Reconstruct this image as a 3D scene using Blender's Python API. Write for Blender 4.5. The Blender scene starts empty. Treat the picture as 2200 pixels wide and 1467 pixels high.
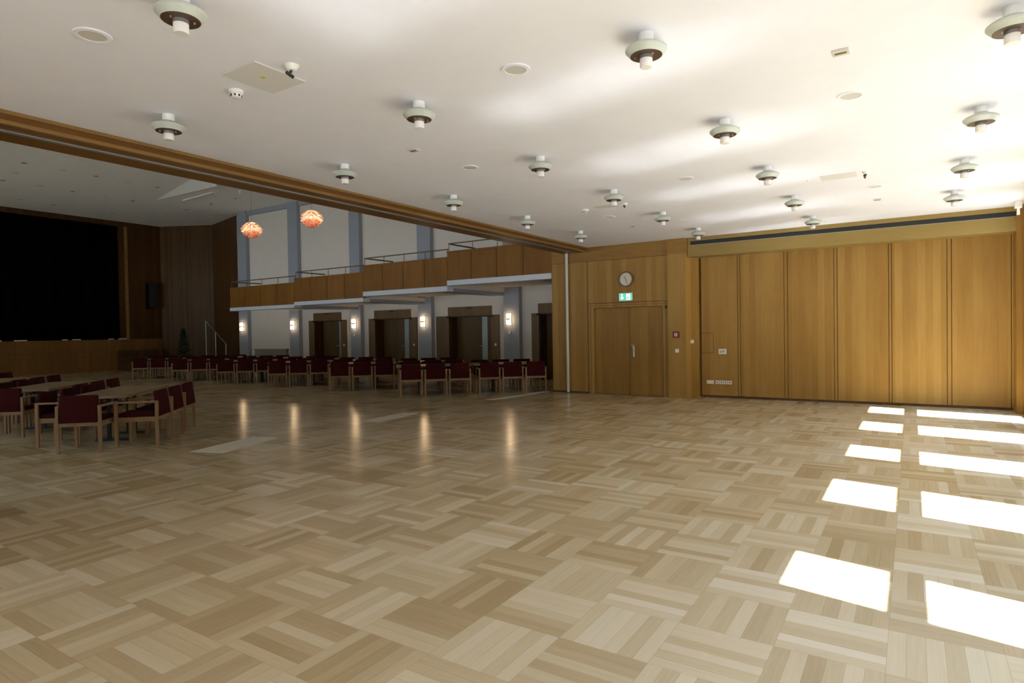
import bpy, bmesh, math, random
from mathutils import Vector, Matrix
R = math.radians
random.seed(4)
S = bpy.context.scene
C = S.collection

# ------------------------------------------------------------------ materials
def mat(name, col, rough=0.6, metal=0.0, emit=None, es=0.0, spec=0.5):
    m = bpy.data.materials.new(name); m.use_nodes = True
    nt = m.node_tree; b = nt.nodes['Principled BSDF']
    # faint procedural mottling so that no surface is a dead flat colour
    tc = nt.nodes.new('ShaderNodeTexCoord'); nz = nt.nodes.new('ShaderNodeTexNoise')
    nz.inputs['Scale'].default_value = 3.0; nz.inputs['Detail'].default_value = 3
    mx = nt.nodes.new('ShaderNodeMix'); mx.data_type = 'RGBA'
    mx.inputs['A'].default_value = (col[0]*.96, col[1]*.96, col[2]*.96, 1)
    mx.inputs['B'].default_value = (min(1, col[0]*1.04), min(1, col[1]*1.04), min(1, col[2]*1.04), 1)
    nt.links.new(tc.outputs['Object'], nz.inputs['Vector'])
    nt.links.new(nz.outputs['Fac'], mx.inputs['Factor'])
    nt.links.new(mx.outputs['Result'], b.inputs['Base Color'])
    b.inputs['Roughness'].default_value = rough; b.inputs['Metallic'].default_value = metal
    b.inputs['Specular IOR Level'].default_value = spec
    if emit:
        b.inputs['Emission Color'].default_value = (*emit, 1); b.inputs['Emission Strength'].default_value = es
    return m

def N(nt, t, **kw):
    n = nt.nodes.new(t)
    for k, v in kw.items(): setattr(n, k, v)
    return n

def math_node(nt, op, a, b=None):
    n = N(nt, 'ShaderNodeMath', operation=op)
    for i, v in enumerate((a, b)):
        if v is None: continue
        if isinstance(v, (int, float)): n.inputs[i].default_value = v
        else: nt.links.new(v, n.inputs[i])
    return n.outputs[0]

def ramp(nt, fac, stops):
    n = N(nt, 'ShaderNodeValToRGB'); cr = n.color_ramp
    while len(cr.elements) < len(stops): cr.elements.new(0.5)
    for e, (p, c) in zip(cr.elements, stops): e.position = p; e.color = (*c, 1)
    nt.links.new(fac, n.inputs[0]); return n.outputs[0]

def wood(name, dark, mid, light, strip=0.14, rough=0.42, vertical=True, var=0.5):
    """veneer with upright grain; strips of slightly different tone along x+y"""
    m = bpy.data.materials.new(name); m.use_nodes = True
    nt = m.node_tree; b = nt.nodes['Principled BSDF']; L = nt.links.new
    tc = N(nt, 'ShaderNodeTexCoord'); sp = N(nt, 'ShaderNodeSeparateXYZ'); L(tc.outputs['Object'], sp.inputs[0])
    if vertical:
        along = sp.outputs['Z']; across = math_node(nt, 'ADD', sp.outputs['X'], sp.outputs['Y'])
    else:
        along = math_node(nt, 'ADD', sp.outputs['X'], sp.outputs['Y']); across = sp.outputs['Z']
    sid = math_node(nt, 'FLOOR', math_node(nt, 'DIVIDE', across, strip))
    wn = N(nt, 'ShaderNodeTexWhiteNoise', noise_dimensions='1D'); L(sid, wn.inputs['W'])
    cb = N(nt, 'ShaderNodeCombineXYZ')
    L(math_node(nt, 'MULTIPLY', across, 38.0), cb.inputs[0])
    L(math_node(nt, 'ADD', math_node(nt, 'MULTIPLY', along, 1.6), math_node(nt, 'MULTIPLY', wn.outputs['Value'], 40.0)), cb.inputs[1])
    nz = N(nt, 'ShaderNodeTexNoise'); nz.inputs['Scale'].default_value = 1.0; nz.inputs['Detail'].default_value = 5; nz.inputs['Distortion'].default_value = 1.2
    L(cb.outputs[0], nz.inputs['Vector'])
    cb2 = N(nt, 'ShaderNodeCombineXYZ')
    L(math_node(nt, 'MULTIPLY', across, 5.0), cb2.inputs[0]); L(math_node(nt, 'MULTIPLY', along, 0.7), cb2.inputs[1]); L(wn.outputs['Value'], cb2.inputs[2])
    nz2 = N(nt, 'ShaderNodeTexNoise'); nz2.inputs['Scale'].default_value = 1.0; nz2.inputs['Detail'].default_value = 2
    L(cb2.outputs[0], nz2.inputs['Vector'])
    f = math_node(nt, 'ADD', math_node(nt, 'MULTIPLY', nz.outputs['Fac'], 0.45),
        math_node(nt, 'ADD', math_node(nt, 'MULTIPLY', nz2.outputs['Fac'], 0.45), math_node(nt, 'MULTIPLY', wn.outputs['Value'], 0.22*var/0.5)))
    col = ramp(nt, f, [(0.32, dark), (0.55, mid), (0.8, light)])
    L(col, b.inputs['Base Color'])
    b.inputs['Roughness'].default_value = rough; b.inputs['Specular IOR Level'].default_value = 0.2
    return m

def parquet_mat():
    m = bpy.data.materials.new('oak_mosaic_parquet'); m.use_nodes = True
    nt = m.node_tree; b = nt.nodes['Principled BSDF']; L = nt.links.new
    T = 0.48
    tc = N(nt, 'ShaderNodeTexCoord'); sp = N(nt, 'ShaderNodeSeparateXYZ'); L(tc.outputs['Object'], sp.inputs[0])
    X = math_node(nt, 'DIVIDE', math_node(nt, 'ADD', sp.outputs['X'], 0.11 + T*100), T)
    Y = math_node(nt, 'DIVIDE', math_node(nt, 'ADD', sp.outputs['Y'], -3.28 + T*100), T)
    ix = math_node(nt, 'FLOOR', X); iy = math_node(nt, 'FLOOR', Y)
    fx = math_node(nt, 'SUBTRACT', X, ix); fy = math_node(nt, 'SUBTRACT', Y, iy)
    par = math_node(nt, 'MODULO', math_node(nt, 'ADD', ix, iy), 2.0)          # 0: strips along Y, 1: strips along X
    npar = math_node(nt, 'SUBTRACT', 1.0, par)
    s = math_node(nt, 'ADD', math_node(nt, 'MULTIPLY', fx, npar), math_node(nt, 'MULTIPLY', fy, par))
    a = math_node(nt, 'ADD', math_node(nt, 'MULTIPLY', fy, npar), math_node(nt, 'MULTIPLY', fx, par))
    s6 = math_node(nt, 'MULTIPLY', s, 6.0); sid = math_node(nt, 'FLOOR', s6); fs = math_node(nt, 'SUBTRACT', s6, sid)
    cb = N(nt, 'ShaderNodeCombineXYZ'); L(ix, cb.inputs[0]); L(iy, cb.inputs[1]); L(sid, cb.inputs[2])
    wn = N(nt, 'ShaderNodeTexWhiteNoise', noise_dimensions='3D'); L(cb.outputs[0], wn.inputs['Vector'])
    # one tone per square as well: boards of a square come from one batch
    cbt = N(nt, 'ShaderNodeCombineXYZ'); L(ix, cbt.inputs[0]); L(iy, cbt.inputs[1])
    wt = N(nt, 'ShaderNodeTexWhiteNoise', noise_dimensions='2D'); L(cbt.outputs[0], wt.inputs['Vector'])
    # grain
    cg = N(nt, 'ShaderNodeCombineXYZ'); L(math_node(nt, 'MULTIPLY', s6, 7.0), cg.inputs[0])
    L(math_node(nt, 'ADD', math_node(nt, 'MULTIPLY', a, 1.5), math_node(nt, 'MULTIPLY', wn.outputs['Value'], 50.0)), cg.inputs[1]); L(wt.outputs['Value'], cg.inputs[2])
    ng = N(nt, 'ShaderNodeTexNoise'); ng.inputs['Scale'].default_value = 1.0; ng.inputs['Detail'].default_value = 5; ng.inputs['Distortion'].default_value = 0.6
    L(cg.outputs[0], ng.inputs['Vector'])
    f = math_node(nt, 'ADD', math_node(nt, 'MULTIPLY', wn.outputs['Value'], 0.46),
        math_node(nt, 'ADD', math_node(nt, 'MULTIPLY', wt.outputs['Value'], 0.36), math_node(nt, 'MULTIPLY', ng.outputs['Fac'], 0.30)))
    col = ramp(nt, f, [(0.22, FLOOR_D), (0.5, FLOOR_M), (0.72, FLOOR_L), (0.95, FLOOR_H)])
    # fine joints between boards
    e1 = math_node(nt, 'MINIMUM', fs, math_node(nt, 'SUBTRACT', 1.0, fs))
    e2 = math_node(nt, 'MULTIPLY', math_node(nt, 'MINIMUM', a, math_node(nt, 'SUBTRACT', 1.0, a)), 6.0)
    j = math_node(nt, 'LESS_THAN', math_node(nt, 'MINIMUM', e1, e2), 0.016)
    mx = N(nt, 'ShaderNodeMix', data_type='RGBA'); L(math_node(nt, 'MULTIPLY', j, 0.35), mx.inputs['Factor']); L(col, mx.inputs['A'])
    mx.inputs['B'].default_value = (0.16, 0.10, 0.05, 1)
    L(mx.outputs['Result'], b.inputs['Base Color'])
    L(math_node(nt, 'ADD', 0.145, math_node(nt, 'MULTIPLY', ng.outputs['Fac'], 0.09)), b.inputs['Roughness'])
    b.inputs['Specular IOR Level'].default_value = 0.46
    return m

FLOOR_D = (0.39, 0.285, 0.15); FLOOR_M = (0.50, 0.395, 0.24); FLOOR_L = (0.57, 0.475, 0.32); FLOOR_H = (0.64, 0.555, 0.41)
M = {}
M['floor'] = parquet_mat()
M['white'] = mat('ceiling_paint', (0.775, 0.78, 0.86), 0.8, spec=0.2)
M['hallceil'] = mat('hall_ceiling_paint', (0.88, 0.86, 0.84), 0.85, spec=0.2)
M['hallwhite'] = mat('hall_paint', (0.76, 0.71, 0.66), 0.85, spec=0.2)
M['wood'] = wood('oak_veneer', (0.27, 0.142, 0.030), (0.315, 0.173, 0.041), (0.37, 0.22, 0.060), strip=0.125, var=0.8)
M['wood_plain'] = wood('oak_lining', (0.26, 0.175, 0.055), (0.29, 0.20, 0.064), (0.32, 0.22, 0.074), strip=9, var=0.1, vertical=False)
M['wood_beam'] = wood('beam_oak', (0.11, 0.045, 0.008), (0.15, 0.064, 0.013), (0.19, 0.09, 0.02), vertical=False, strip=3)
M['wood_trim'] = wood('trim_oak', (0.20, 0.105, 0.03), (0.25, 0.14, 0.045), (0.3, 0.18, 0.065), vertical=False, strip=3)
M['wood_balcony'] = wood('balcony_oak', (0.16, 0.066, 0.008), (0.21, 0.09, 0.012), (0.26, 0.115, 0.018), strip=0.75)
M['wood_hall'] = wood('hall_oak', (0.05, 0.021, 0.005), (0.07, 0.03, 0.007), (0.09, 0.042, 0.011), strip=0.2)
M['wood_door'] = wood('door_oak', (0.22, 0.115, 0.024), (0.28, 0.15, 0.034), (0.34, 0.195, 0.05), strip=0.2)
M['casing'] = wood('casing_oak', (0.13, 0.08, 0.036), (0.17, 0.105, 0.05), (0.21, 0.13, 0.065), strip=2)
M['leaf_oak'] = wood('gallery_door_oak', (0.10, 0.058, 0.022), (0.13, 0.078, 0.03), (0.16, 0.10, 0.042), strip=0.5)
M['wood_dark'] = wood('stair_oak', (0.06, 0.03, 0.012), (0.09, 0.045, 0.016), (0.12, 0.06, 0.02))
M['beech'] = wood('beech', (0.22, 0.135, 0.07), (0.28, 0.175, 0.095), (0.33, 0.21, 0.12), strip=5, rough=0.4)
M['tabletop'] = wood('beech_top', (0.23, 0.155, 0.08), (0.28, 0.195, 0.105), (0.32, 0.23, 0.13), strip=5, rough=0.4, vertical=False)
M['red'] = mat('red_upholstery', (0.040, 0.0025, 0.0032), 0.85, spec=0.15)
M['black'] = mat('black_steel', (0.012, 0.012, 0.013), 0.45)
M['void'] = mat('black_velvet', (0.004, 0.004, 0.005), 1.0, spec=0.0)
M['slot'] = mat('slot_lining', (0.012, 0.013, 0.012), 0.6)
M['grey_metal'] = mat('grey_aluminium', (0.30, 0.29, 0.27), 0.45, metal=0.6)
M['steel'] = mat('brushed_steel', (0.55, 0.55, 0.53), 0.35, metal=0.9)
M['pole'] = mat('pale_pole_paint', (0.62, 0.62, 0.60), 0.4)
M['bluegrey'] = mat('blue_grey_paint', (0.34, 0.37, 0.43), 0.7)
M['fascia'] = mat('pale_blue_grey_paint', (0.62, 0.67, 0.77), 0.7)
M['plastic'] = mat('white_plastic', (0.78, 0.77, 0.74), 0.4)
M['enamel'] = mat('pale_green_white_enamel', (0.50, 0.53, 0.485), 0.35)
M['lampwhite'] = mat('white_lacquer', (0.82, 0.82, 0.79), 0.4)
M['opal'] = mat('opal_glass', (0.78, 0.75, 0.74), 0.25)
M['brown'] = mat('brown_reflector', (0.075, 0.040, 0.022), 0.5)
M['grille'] = mat('grey_grille_cloth', (0.56, 0.54, 0.51), 0.8)
M['panel'] = mat('access_panel_paint', (0.66, 0.645, 0.635), 0.7)
M['yellow'] = mat('yellow_sticker', (0.55, 0.55, 0.05), 0.6)
M['redbox'] = mat('alarm_red', (0.20, 0.012, 0.015), 0.4)
M['cream'] = mat('clock_face', (0.66, 0.60, 0.47), 0.5)
M['bronze'] = mat('bronze_rim', (0.14, 0.095, 0.045), 0.45)
M['green'] = mat('exit_green', (0.03, 0.36, 0.24), 0.5, emit=(0.16, 0.62, 0.45), es=0.42)
M['exitwhite'] = mat('exit_white', (0.8, 0.9, 0.88), 0.5, emit=(0.75, 1.0, 0.95), es=0.55)
M['glow'] = mat('lit_glass', (0.9, 0.85, 0.75), 0.4, emit=(1.0, 0.68, 0.38), es=7.0)
M['bulb'] = mat('lit_bulb', (0.9, 0.8, 0.7), 0.4, emit=(1.0, 0.86, 0.70), es=9.0)
M['copper'] = mat('copper_leaf', (0.80, 0.47, 0.32), 0.4, metal=0.3)
M['copper_lit'] = mat('copper_leaf_lit', (0.92, 0.74, 0.62), 0.5, metal=0.0)  # paler copy of the copper, lamplight painted into the upper leaves
M['pane'] = mat('daylit_pane', (0.34, 0.40, 0.40), 0.25)  # pale tone stands in for daylight behind the door glass
M['leaf'] = mat('conifer_green', (0.012, 0.035, 0.014), 0.8)
M['pot'] = mat('dark_pot', (0.04, 0.03, 0.025), 0.6)
M['strip'] = mat('pale_light_patch', (0.62, 0.57, 0.50), 0.6)  # pale colour for the light patches painted on the floor
M['fabricgrey'] = mat('radiator_grey', (0.30, 0.28, 0.24), 0.5)
M['frame'] = mat('window_frame_paint', (0.55, 0.52, 0.46), 0.5)
def glass_mat():
    m = bpy.data.materials.new('window_glass'); m.use_nodes = True
    nt = m.node_tree; out = nt.nodes['Material Output']; nt.nodes.remove(nt.nodes['Principled BSDF'])
    t = N(nt, 'ShaderNodeBsdfTransparent'); t.inputs[0].default_value = (0.93, 0.96, 0.95, 1)
    g = N(nt, 'ShaderNodeBsdfGlossy'); g.inputs['Roughness'].default_value = 0.02
    mx = N(nt, 'ShaderNodeMixShader'); mx.inputs[0].default_value = 0.06
    nt.links.new(t.outputs[0], mx.inputs[1]); nt.links.new(g.outputs[0], mx.inputs[2]); nt.links.new(mx.outputs[0], out.inputs[0])
    return m
M['glass'] = glass_mat()

# ------------------------------------------------------------------ mesh helpers
class MB:
    def __init__(s): s.bm = bmesh.new()
    def box(s, x0, x1, y0, y1, z0, z1, bev=0.0, rot=None, at=None):
        t = bmesh.new(); bmesh.ops.create_cube(t, size=1.0)
        for v in t.verts:
            v.co = Vector(((x0+x1)/2 + v.co.x*(x1-x0), (y0+y1)/2 + v.co.y*(y1-y0), (z0+z1)/2 + v.co.z*(z1-z0)))
        if bev > 0: bmesh.ops.bevel(t, geom=list(t.edges), offset=bev, segments=2, affect='EDGES', profile=0.6)
        return s._add(t, rot, at)
    def _add(s, t, rot=None, at=None):
        mt = Matrix.Translation(at or (0, 0, 0)) @ (rot or Matrix())
        if rot is not None or at is not None: bmesh.ops.transform(t, matrix=mt, verts=t.verts)
        me = bpy.data.meshes.new('tmp'); t.to_mesh(me); t.free(); s.bm.from_mesh(me); bpy.data.meshes.remove(me); return s
    def cyl(s, p0, p1, r0, r1=None, n=16, cap=True):
        r1 = r0 if r1 is None else r1
        p0, p1 = Vector(p0), Vector(p1); d = p1 - p0
        t = bmesh.new(); bmesh.ops.create_cone(t, cap_ends=cap, segments=n, radius1=r0, radius2=r1, depth=d.length)
        q = d.to_track_quat('Z', 'Y').to_matrix().to_4x4()
        return s._add(t, q, (p0 + p1)/2)
    def lathe(s, prof, n=32, at=(0, 0, 0)):
        t = bmesh.new(); rings = []
        for r, z in prof:
            if r < 1e-5: rings.append([t.verts.new((0, 0, z))]*n)
            else: rings.append([t.verts.new((r*math.cos(2*math.pi*k/n), r*math.sin(2*math.pi*k/n), z)) for k in range(n)])
        for a, b in zip(rings, rings[1:]):
            for k in range(n):
                vs = []
                for v in (a[k], a[(k+1) % n], b[(k+1) % n], b[k]):
                    if v not in vs: vs.append(v)
                if len(vs) > 2: t.faces.new(vs)
        bmesh.ops.recalc_face_normals(t, faces=t.faces)
        return s._add(t, None, at)
    def prism(s, pts, axis, a0, a1):
        """polygon pts (2D) extruded along axis from a0 to a1"""
        t = bmesh.new()
        def P(p, a): return {'x': (a, p[0], p[1]), 'y': (p[0], a, p[1]), 'z': (p[0], p[1], a)}[axis]
        A = [t.verts.new(P(p, a0)) for p in pts]; B = [t.verts.new(P(p, a1)) for p in pts]
        t.faces.new(A); t.faces.new(B[::-1]); n = len(pts)
        for k in range(n): t.faces.new((A[k], B[k], B[(k+1) % n], A[(k+1) % n]))
        bmesh.ops.recalc_face_normals(t, faces=t.faces); return s._add(t)
    def build(s, name, m, parent=None, smooth=False, loc=None):
        me = bpy.data.meshes.new(name); s.bm.to_mesh(me); s.bm.free()
        me.materials.append(m)
        if smooth:
            for p in me.polygons: p.use_smooth = True
            me.set_sharp_from_angle(angle=R(40))
        o = bpy.data.objects.new(name, me); C.objects.link(o)
        if parent is not None: o.parent = parent
        if loc is not None: o.location = loc
        return o

def box(name, m, x0, x1, y0, y1, z0, z1, parent=None, bev=0.0):
    return MB().box(x0, x1, y0, y1, z0, z1, bev).build(name, m, parent)
def tag(o, label, cat, group=None):
    o['label'] = label; o['category'] = cat
    if group: o['group'] = group
    return o
def thing(name, label, cat, loc=(0, 0, 0), rz=0.0, group=None):
    o = bpy.data.objects.new(name, None); C.objects.link(o); o.empty_display_size = 0.1
    o.location = loc; o.rotation_euler = (0, 0, rz); return tag(o, label, cat, group)
def struct(o):
    o['kind'] = 'structure'; return o
def dup(src, loc, rz, label):
    c = src.copy(); C.objects.link(c); c.location = loc; c.rotation_euler = (0, 0, rz); c['label'] = label
    for ch in [o for o in ALL if o.parent == src]:
        k = ch.copy(); C.objects.link(k); k.parent = c
        for g in [o for o in ALL if o.parent == ch]:
            q = g.copy(); C.objects.link(q); q.parent = k
    return c
ORD = ['first', 'second', 'third', 'fourth', 'fifth', 'sixth', 'seventh', 'eighth', 'ninth']

# ------------------------------------------------------------------ camera (solved from the room's vanishing lines)
F = 1327.92
cam_d = bpy.data.cameras.new('camera'); cam = bpy.data.objects.new('camera', cam_d); C.objects.link(cam)
cam_d.sensor_width = 36.0; cam_d.lens = F*36.0/2200.0; cam_d.clip_start = 0.05; cam_d.clip_end = 200
vx = Vector((0.8391, -0.0043, -0.5440)); vy = Vector((0.5433, -0.0231, 0.8392)).normalized()
vx = (vx - vy*vx.dot(vy)).normalized(); vz = vx.cross(vy)          # room axes in the camera frame (x right, y down, z ahead)
right = Vector((vx.x, vy.x, vz.x)); down = Vector((vx.y, vy.y, vz.y)); ahead = Vector((vx.z, vy.z, vz.z))
mw = Matrix.Identity(4)
for i, v in enumerate((right, -down, -ahead)):
    for j in range(3): mw[j][i] = v[j]
mw.translation = Vector((0, 0, 1.6)); cam.matrix_world = mw
S.camera = cam

# ------------------------------------------------------------------ room dimensions
XR, YF, YE, YB = 1.62, -2.6, 14.03, 14.41      # window wall, wall behind the viewer, door wall, folding wall
ZC, ZH = 3.65, 7.22                            # low ceiling, hall ceiling
XB0, XB1 = -7.47, -6.81                        # beam
YG, XS = 17.22, -32.3                          # gallery wall, stage front

struct(box('floor', M['floor'], -35, 1.9, -9.3, 20, -0.2, 0))
struct(box('ceiling', M['white'], XB1, 1.9, -9.3, 14.8, ZC, ZC+0.2))
# hall ceiling (separate, higher)
struct(box('ceiling_hall', M['hallceil'], -35, XB0, -9.3, 20, ZH, ZH+0.2))
struct(MB().box(-7.0, -6.2, YF-0.2, YF, 0, ZC+0.1).box(-1.3, 1.9, YF-0.2, YF, 0, ZC+0.1).box(-6.2, -1.3, YF-0.2, YF, 2.9, ZC+0.1).box(-6.2, -1.3, YF-0.2, YF, 0, 0.1).build('wall_front', M['wood']))
# front wall of the stage hall with added windows that brighten it (behind the left edge of the view)
YH = -0.5
added_hwin = [(-34.0+3.3*k, -30.9+3.3*k) for k in range(8)]
hf = MB(); x = -35
for a, b_ in added_hwin:
    hf.box(x, a, YH-0.3, YH, 0, ZH+0.1); hf.box(a, b_, YH-0.3, YH, 0, 0.3); hf.box(a, b_, YH-0.3, YH, 3.6, ZH+0.1); x = b_
hf.box(x, -6.9, YH-0.3, YH, 0, ZH+0.1)
struct(hf.build('wall_hall', M['hallwhite']))
struct(box('wall_side', M['hallwhite'], -7.0, -6.8, YE+0.5, 18, 0, ZH))
struct(box('wall_left', M['wood'], XB0, XB1, YF, 1.85, 0, 3.53))
# hall wall above the beam
struct(box('wall_upper', M['hallwhite'], XB0, XB1, -9.0, 18, ZC+0.001, ZH+0.2))

# beam across the wide opening
bm_ = struct(box('trim_1', M['wood_beam'], XB0, XB1, YF, YE, 3.54, ZC-0.002)); bm_['label'] = 'long oak beam over the wide opening to the stage hall'
MB().box(XB1-0.035, XB1+0.012, YF, YE, 3.525, 3.56).build('beam_edge', M['wood_trim'], bm_)
MB().box(-7.12, -7.06, YF, YE, 3.527, 3.545).build('beam_track', M['grey_metal'], bm_)
MB().box(XB1-0.001, XB1+0.02, YF, YE, 3.615, 3.648).build('beam_lit_edge', M['wood_trim'], bm_)  # lighter strip paints in the lit upper edge of the beam

# ------------------------------------------------------------------ end wall with the double door
we = struct(MB().box(-7.83, -6.66, YE, YB+0.3, 0, ZC).box(-4.85, -4.50, YE, YB+0.3, 0, ZC).box(-6.66, -4.85, YE, YB+0.3, 2.15, ZC)
    .box(-6.66, -4.85, YB+0.2, YB+0.3, 0, 2.15).build('wall_end', M['wood']))
gm = MB()
gm.box(-7.80, -4.30, YE-0.004, YE, 3.296, 3.304)
for x in (-6.81,): gm.box(x-0.006, x+0.006, YE-0.003, YE, 0, 3.30)
gm.build('joint_lines', M['wood_dark'], we)
M['frieze'] = wood('frieze_oak', (0.24, 0.125, 0.028), (0.30, 0.16, 0.038), (0.36, 0.20, 0.055), vertical=False, strip=3)
box('frieze', M['frieze'], -7.83, -4.29, YE-0.012, YE-0.0005, 3.31, ZC-0.002, we)
tp = struct(MB().prism([(-4.74, YE+0.05), (-4.74, 13.945), (-4.315, 13.945), (-4.15, YB+0.02), (-4.10, YB+0.3), (-4.74, YB+0.3)], 'z', 0, 3.30).build('trim_2', M['wood'])); tp['label'] = 'oak corner pier between the double door and the folding wall'
MB().prism([(-4.74, YE+0.05), (-4.74, 13.955), (-4.315, 13.955), (-4.15, YB+0.02), (-4.10, YB+0.3), (-4.74, YB+0.3)], 'z', 3.30, ZC-0.002).build('pier_head', M['frieze'], tp)
struct(box('baseboard_end', M['wood_dark'], -7.83, -6.78, YE-0.012, YE, 0, 0.05))

# double door
d1 = bpy.data.objects.new('door_1', None); C.objects.link(d1); d1['kind'] = 'structure'; d1['label'] = 'oak double door under the clock'
MB().box(-6.78, -6.64, YE-0.035, YE+0.1, 0, 2.23, 0.008).box(-4.87, -4.76, YE-0.035, YE+0.1, 0, 2.23, 0.008).box(-6.78, -4.76, YE-0.034, YE+0.1, 2.13, 2.24, 0.008).build('door_frame', M['wood'], d1)
gv = MB()
for a, b_ in ((-6.725, -6.717), (-4.806, -4.798)): gv.box(a, b_, YE-0.037, YE-0.03, 0, 2.19)
gv.box(-6.725, -4.798, YE-0.037, YE-0.03, 2.183, 2.19)
for a, b_ in ((-6.792, -6.780), (-4.760, -4.748)): gv.box(a, b_, YE-0.004, YE, 0, 2.25)
gv.box(-6.792, -4.748, YE-0.004, YE, 2.24, 2.252)
gv.build('frame_grooves', M['wood_dark'], d1)
for x0, x1 in ((-6.635, -5.735), (-5.725, -4.875)):
    lf = box('door_leaf', M['wood_door'], x0, x1, YE+0.03, YE+0.075, 0.012, 2.125, d1, 0.004)
    if x1 < -5.7:
        pass
    else:
        h = MB().box(x0+0.09, x0+0.13, YE+0.018, YE+0.032, 0.93, 1.17, 0.004).build('handle_plate', M['steel'], lf)
        MB().cyl((x0+0.11, YE+0.02, 1.07), (x0+0.11, YE-0.03, 1.07), 0.011).cyl((x0+0.11, YE-0.03, 1.07), (x0+0.14, YE-0.035, 1.22), 0.010).build('lever_handle', M['steel'], lf, True)
        MB().cyl((x0+0.10, YE+0.02, 1.10), (x0+0.075, YE-0.02, 1.24), 0.009).build('key', M['steel'], lf, True)
box('threshold', M['wood_dark'], -6.64, -4.87, YE+0.0, YE+0.1, 0, 0.012, d1)
o = MB().box(-4.81, -4.765, YE-0.07, YE-0.035, 2.07, 2.13, 0.005).build('door_stop', M['black']); tag(o, 'small dark door catch at the upper right corner of the oak double door', 'door hardware')

# folding wall with upright panels
wb = struct(box('wall_back', M['wood_dark'], -4.10, 1.9, YB+0.03, YB+0.25, 0, ZC))
edges = [(-4.10, -3.295), (-3.225, -2.325), (-2.245, -1.365), (-1.295, -0.395), (-0.335, 0.555), (0.635, 1.515)]
for k, (a, b_) in enumerate(edges):
    p = box('wall_panel', M['wood'], a, b_, YB, YB+0.05, 0.05, 3.3, wb, 0.004)
    if k < 5:
        box('wall_batten', M['wood'], b_+0.010, edges[k+1][0]-0.010, YB+0.006, YB+0.05, 0.05, 3.3, wb, 0.004)
box('wall_batten', M['wood'], 1.525, 1.575, YB+0.006, YB+0.05, 0.05, 3.3, wb, 0.004)
hat = MB()
for a in ((-4.095, -3.83, 1.474, 1.482), (-4.095, -3.83, 1.020, 1.028)): hat.box(a[0], a[1], YB-0.002, YB+0.002, a[2], a[3])
hat.box(-3.836, -3.828, YB-0.002, YB+0.002, 1.02, 1.48)
hat.build('hatch_outline', M['wood_dark'], wb)
struct(box('baseboard_back', M['wood_dark'], -4.10, 1.6, YB+0.01, YB+0.04, 0, 0.05))

# header box with the long black slot
hd = struct(MB().box(-4.28, 1.60, 14.0, YB+0.1, 3.215, 3.468).box(-4.28, 1.60, 14.0, YB+0.1, 3.565, ZC-0.002).box(-4.28, 1.60, 14.25, YB+0.1, 3.46, 3.57)
    .box(-4.28, -4.215, 14.0, YB+0.1, 3.46, 3.57).build('trim_3', M['wood_plain'])); hd['label'] = 'pale oak header box over the folding wall'
sl = thing('slot_grille', 'long black slot running along the oak header box under the ceiling', 'air slot', (-1.3, 14.1, 3.515))
MB().box(-2.912, 2.85, -0.09, 0.148, -0.0465, 0.0495).build('slot_lining', M['slot'], sl)
MB().box(-2.912, 2.85, -0.105, -0.085, -0.047, -0.036).build('slot_rail', M['grey_metal'], sl)

# ------------------------------------------------------------------ window wall with real openings
wins = [(3.60, 4.32), (5.78, 6.78), (8.07, 8.98), (10.35, 11.38), (12.55, 13.55)] + [(1.27-2.26*k, 2.27-2.26*k) for k in range(2)]
wins.sort()
ZS, ZT = 0.10, 3.40
wr = MB(); y = YF
for a, b_ in wins:
    wr.box(XR, XR+0.12, y, a, 0, ZC); y = b_
wr.box(XR, XR+0.12, y, 14.8, 0, ZC)
for a, b_ in wins:
    wr.box(XR, XR+0.12, a, b_, 0, ZS); wr.box(XR, XR+0.12, a, b_, ZT, ZC)
struct(wr.build('wall_right', M['wood']))
for k, (a, b_) in enumerate(wins):
    w = bpy.data.objects.new('window_%d' % (k+1), None); C.objects.link(w); w['kind'] = 'structure'
    f = MB(); x0, x1 = XR+0.055, XR+0.10
    f.box(x0, x1, a-0.01, a+0.03, ZS, ZT).box(x0, x1, b_-0.03, b_+0.01, ZS, ZT).box(x0, x1, a, b_, ZS-0.01, ZS+0.04).box(x0, x1, a, b_, ZT-0.03, ZT+0.01)
    f.box(x0, x1, a, b_, 2.30, 2.54)
    f.build('window_frame', M['frame'], w)
    MB().box(XR+0.075, XR+0.081, a+0.01, b_-0.01, ZS+0.02, 2.32).box(XR+0.075, XR+0.081, a+0.01, b_-0.01, 2.52, ZT-0.01).build('window_pane', M['glass'], w)
    la = bpy.data.lights.new('window_portal', 'AREA'); la.shape = 'RECTANGLE'; la.size = b_-a; la.size_y = ZT-ZS
    la.cycles.is_portal = True
    lo = bpy.data.objects.new('window_portal', la); C.objects.link(lo)
    lo.location = (XR+0.14, (a+b_)/2, (ZS+ZT)/2)
    lo.rotation_euler = (R(90), 0, R(90))          # faces -x, into the room
w = bpy.data.objects.new('window_30', None); C.objects.link(w); w['kind'] = 'structure'  # unseen window added behind the viewer, widened to brighten the left side
f = MB()
for x in (-6.2, -5.0, -3.78, -2.57, -1.36): f.box(x, x+0.06, YF-0.14, YF-0.08, 0.1, 2.9)
f.box(-6.2, -1.3, YF-0.14, YF-0.08, 0.1, 0.18).box(-6.2, -1.3, YF-0.14, YF-0.08, 2.84, 2.9)
f.build('window_frame', M['frame'], w)
box('window_pane', M['glass'], -6.17, -1.33, YF-0.115, YF-0.108, 0.15, 2.87, w)
la = bpy.data.lights.new('window_portal', 'AREA'); la.shape = 'RECTANGLE'; la.size = 4.9; la.size_y = 2.8; la.cycles.is_portal = True
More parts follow.
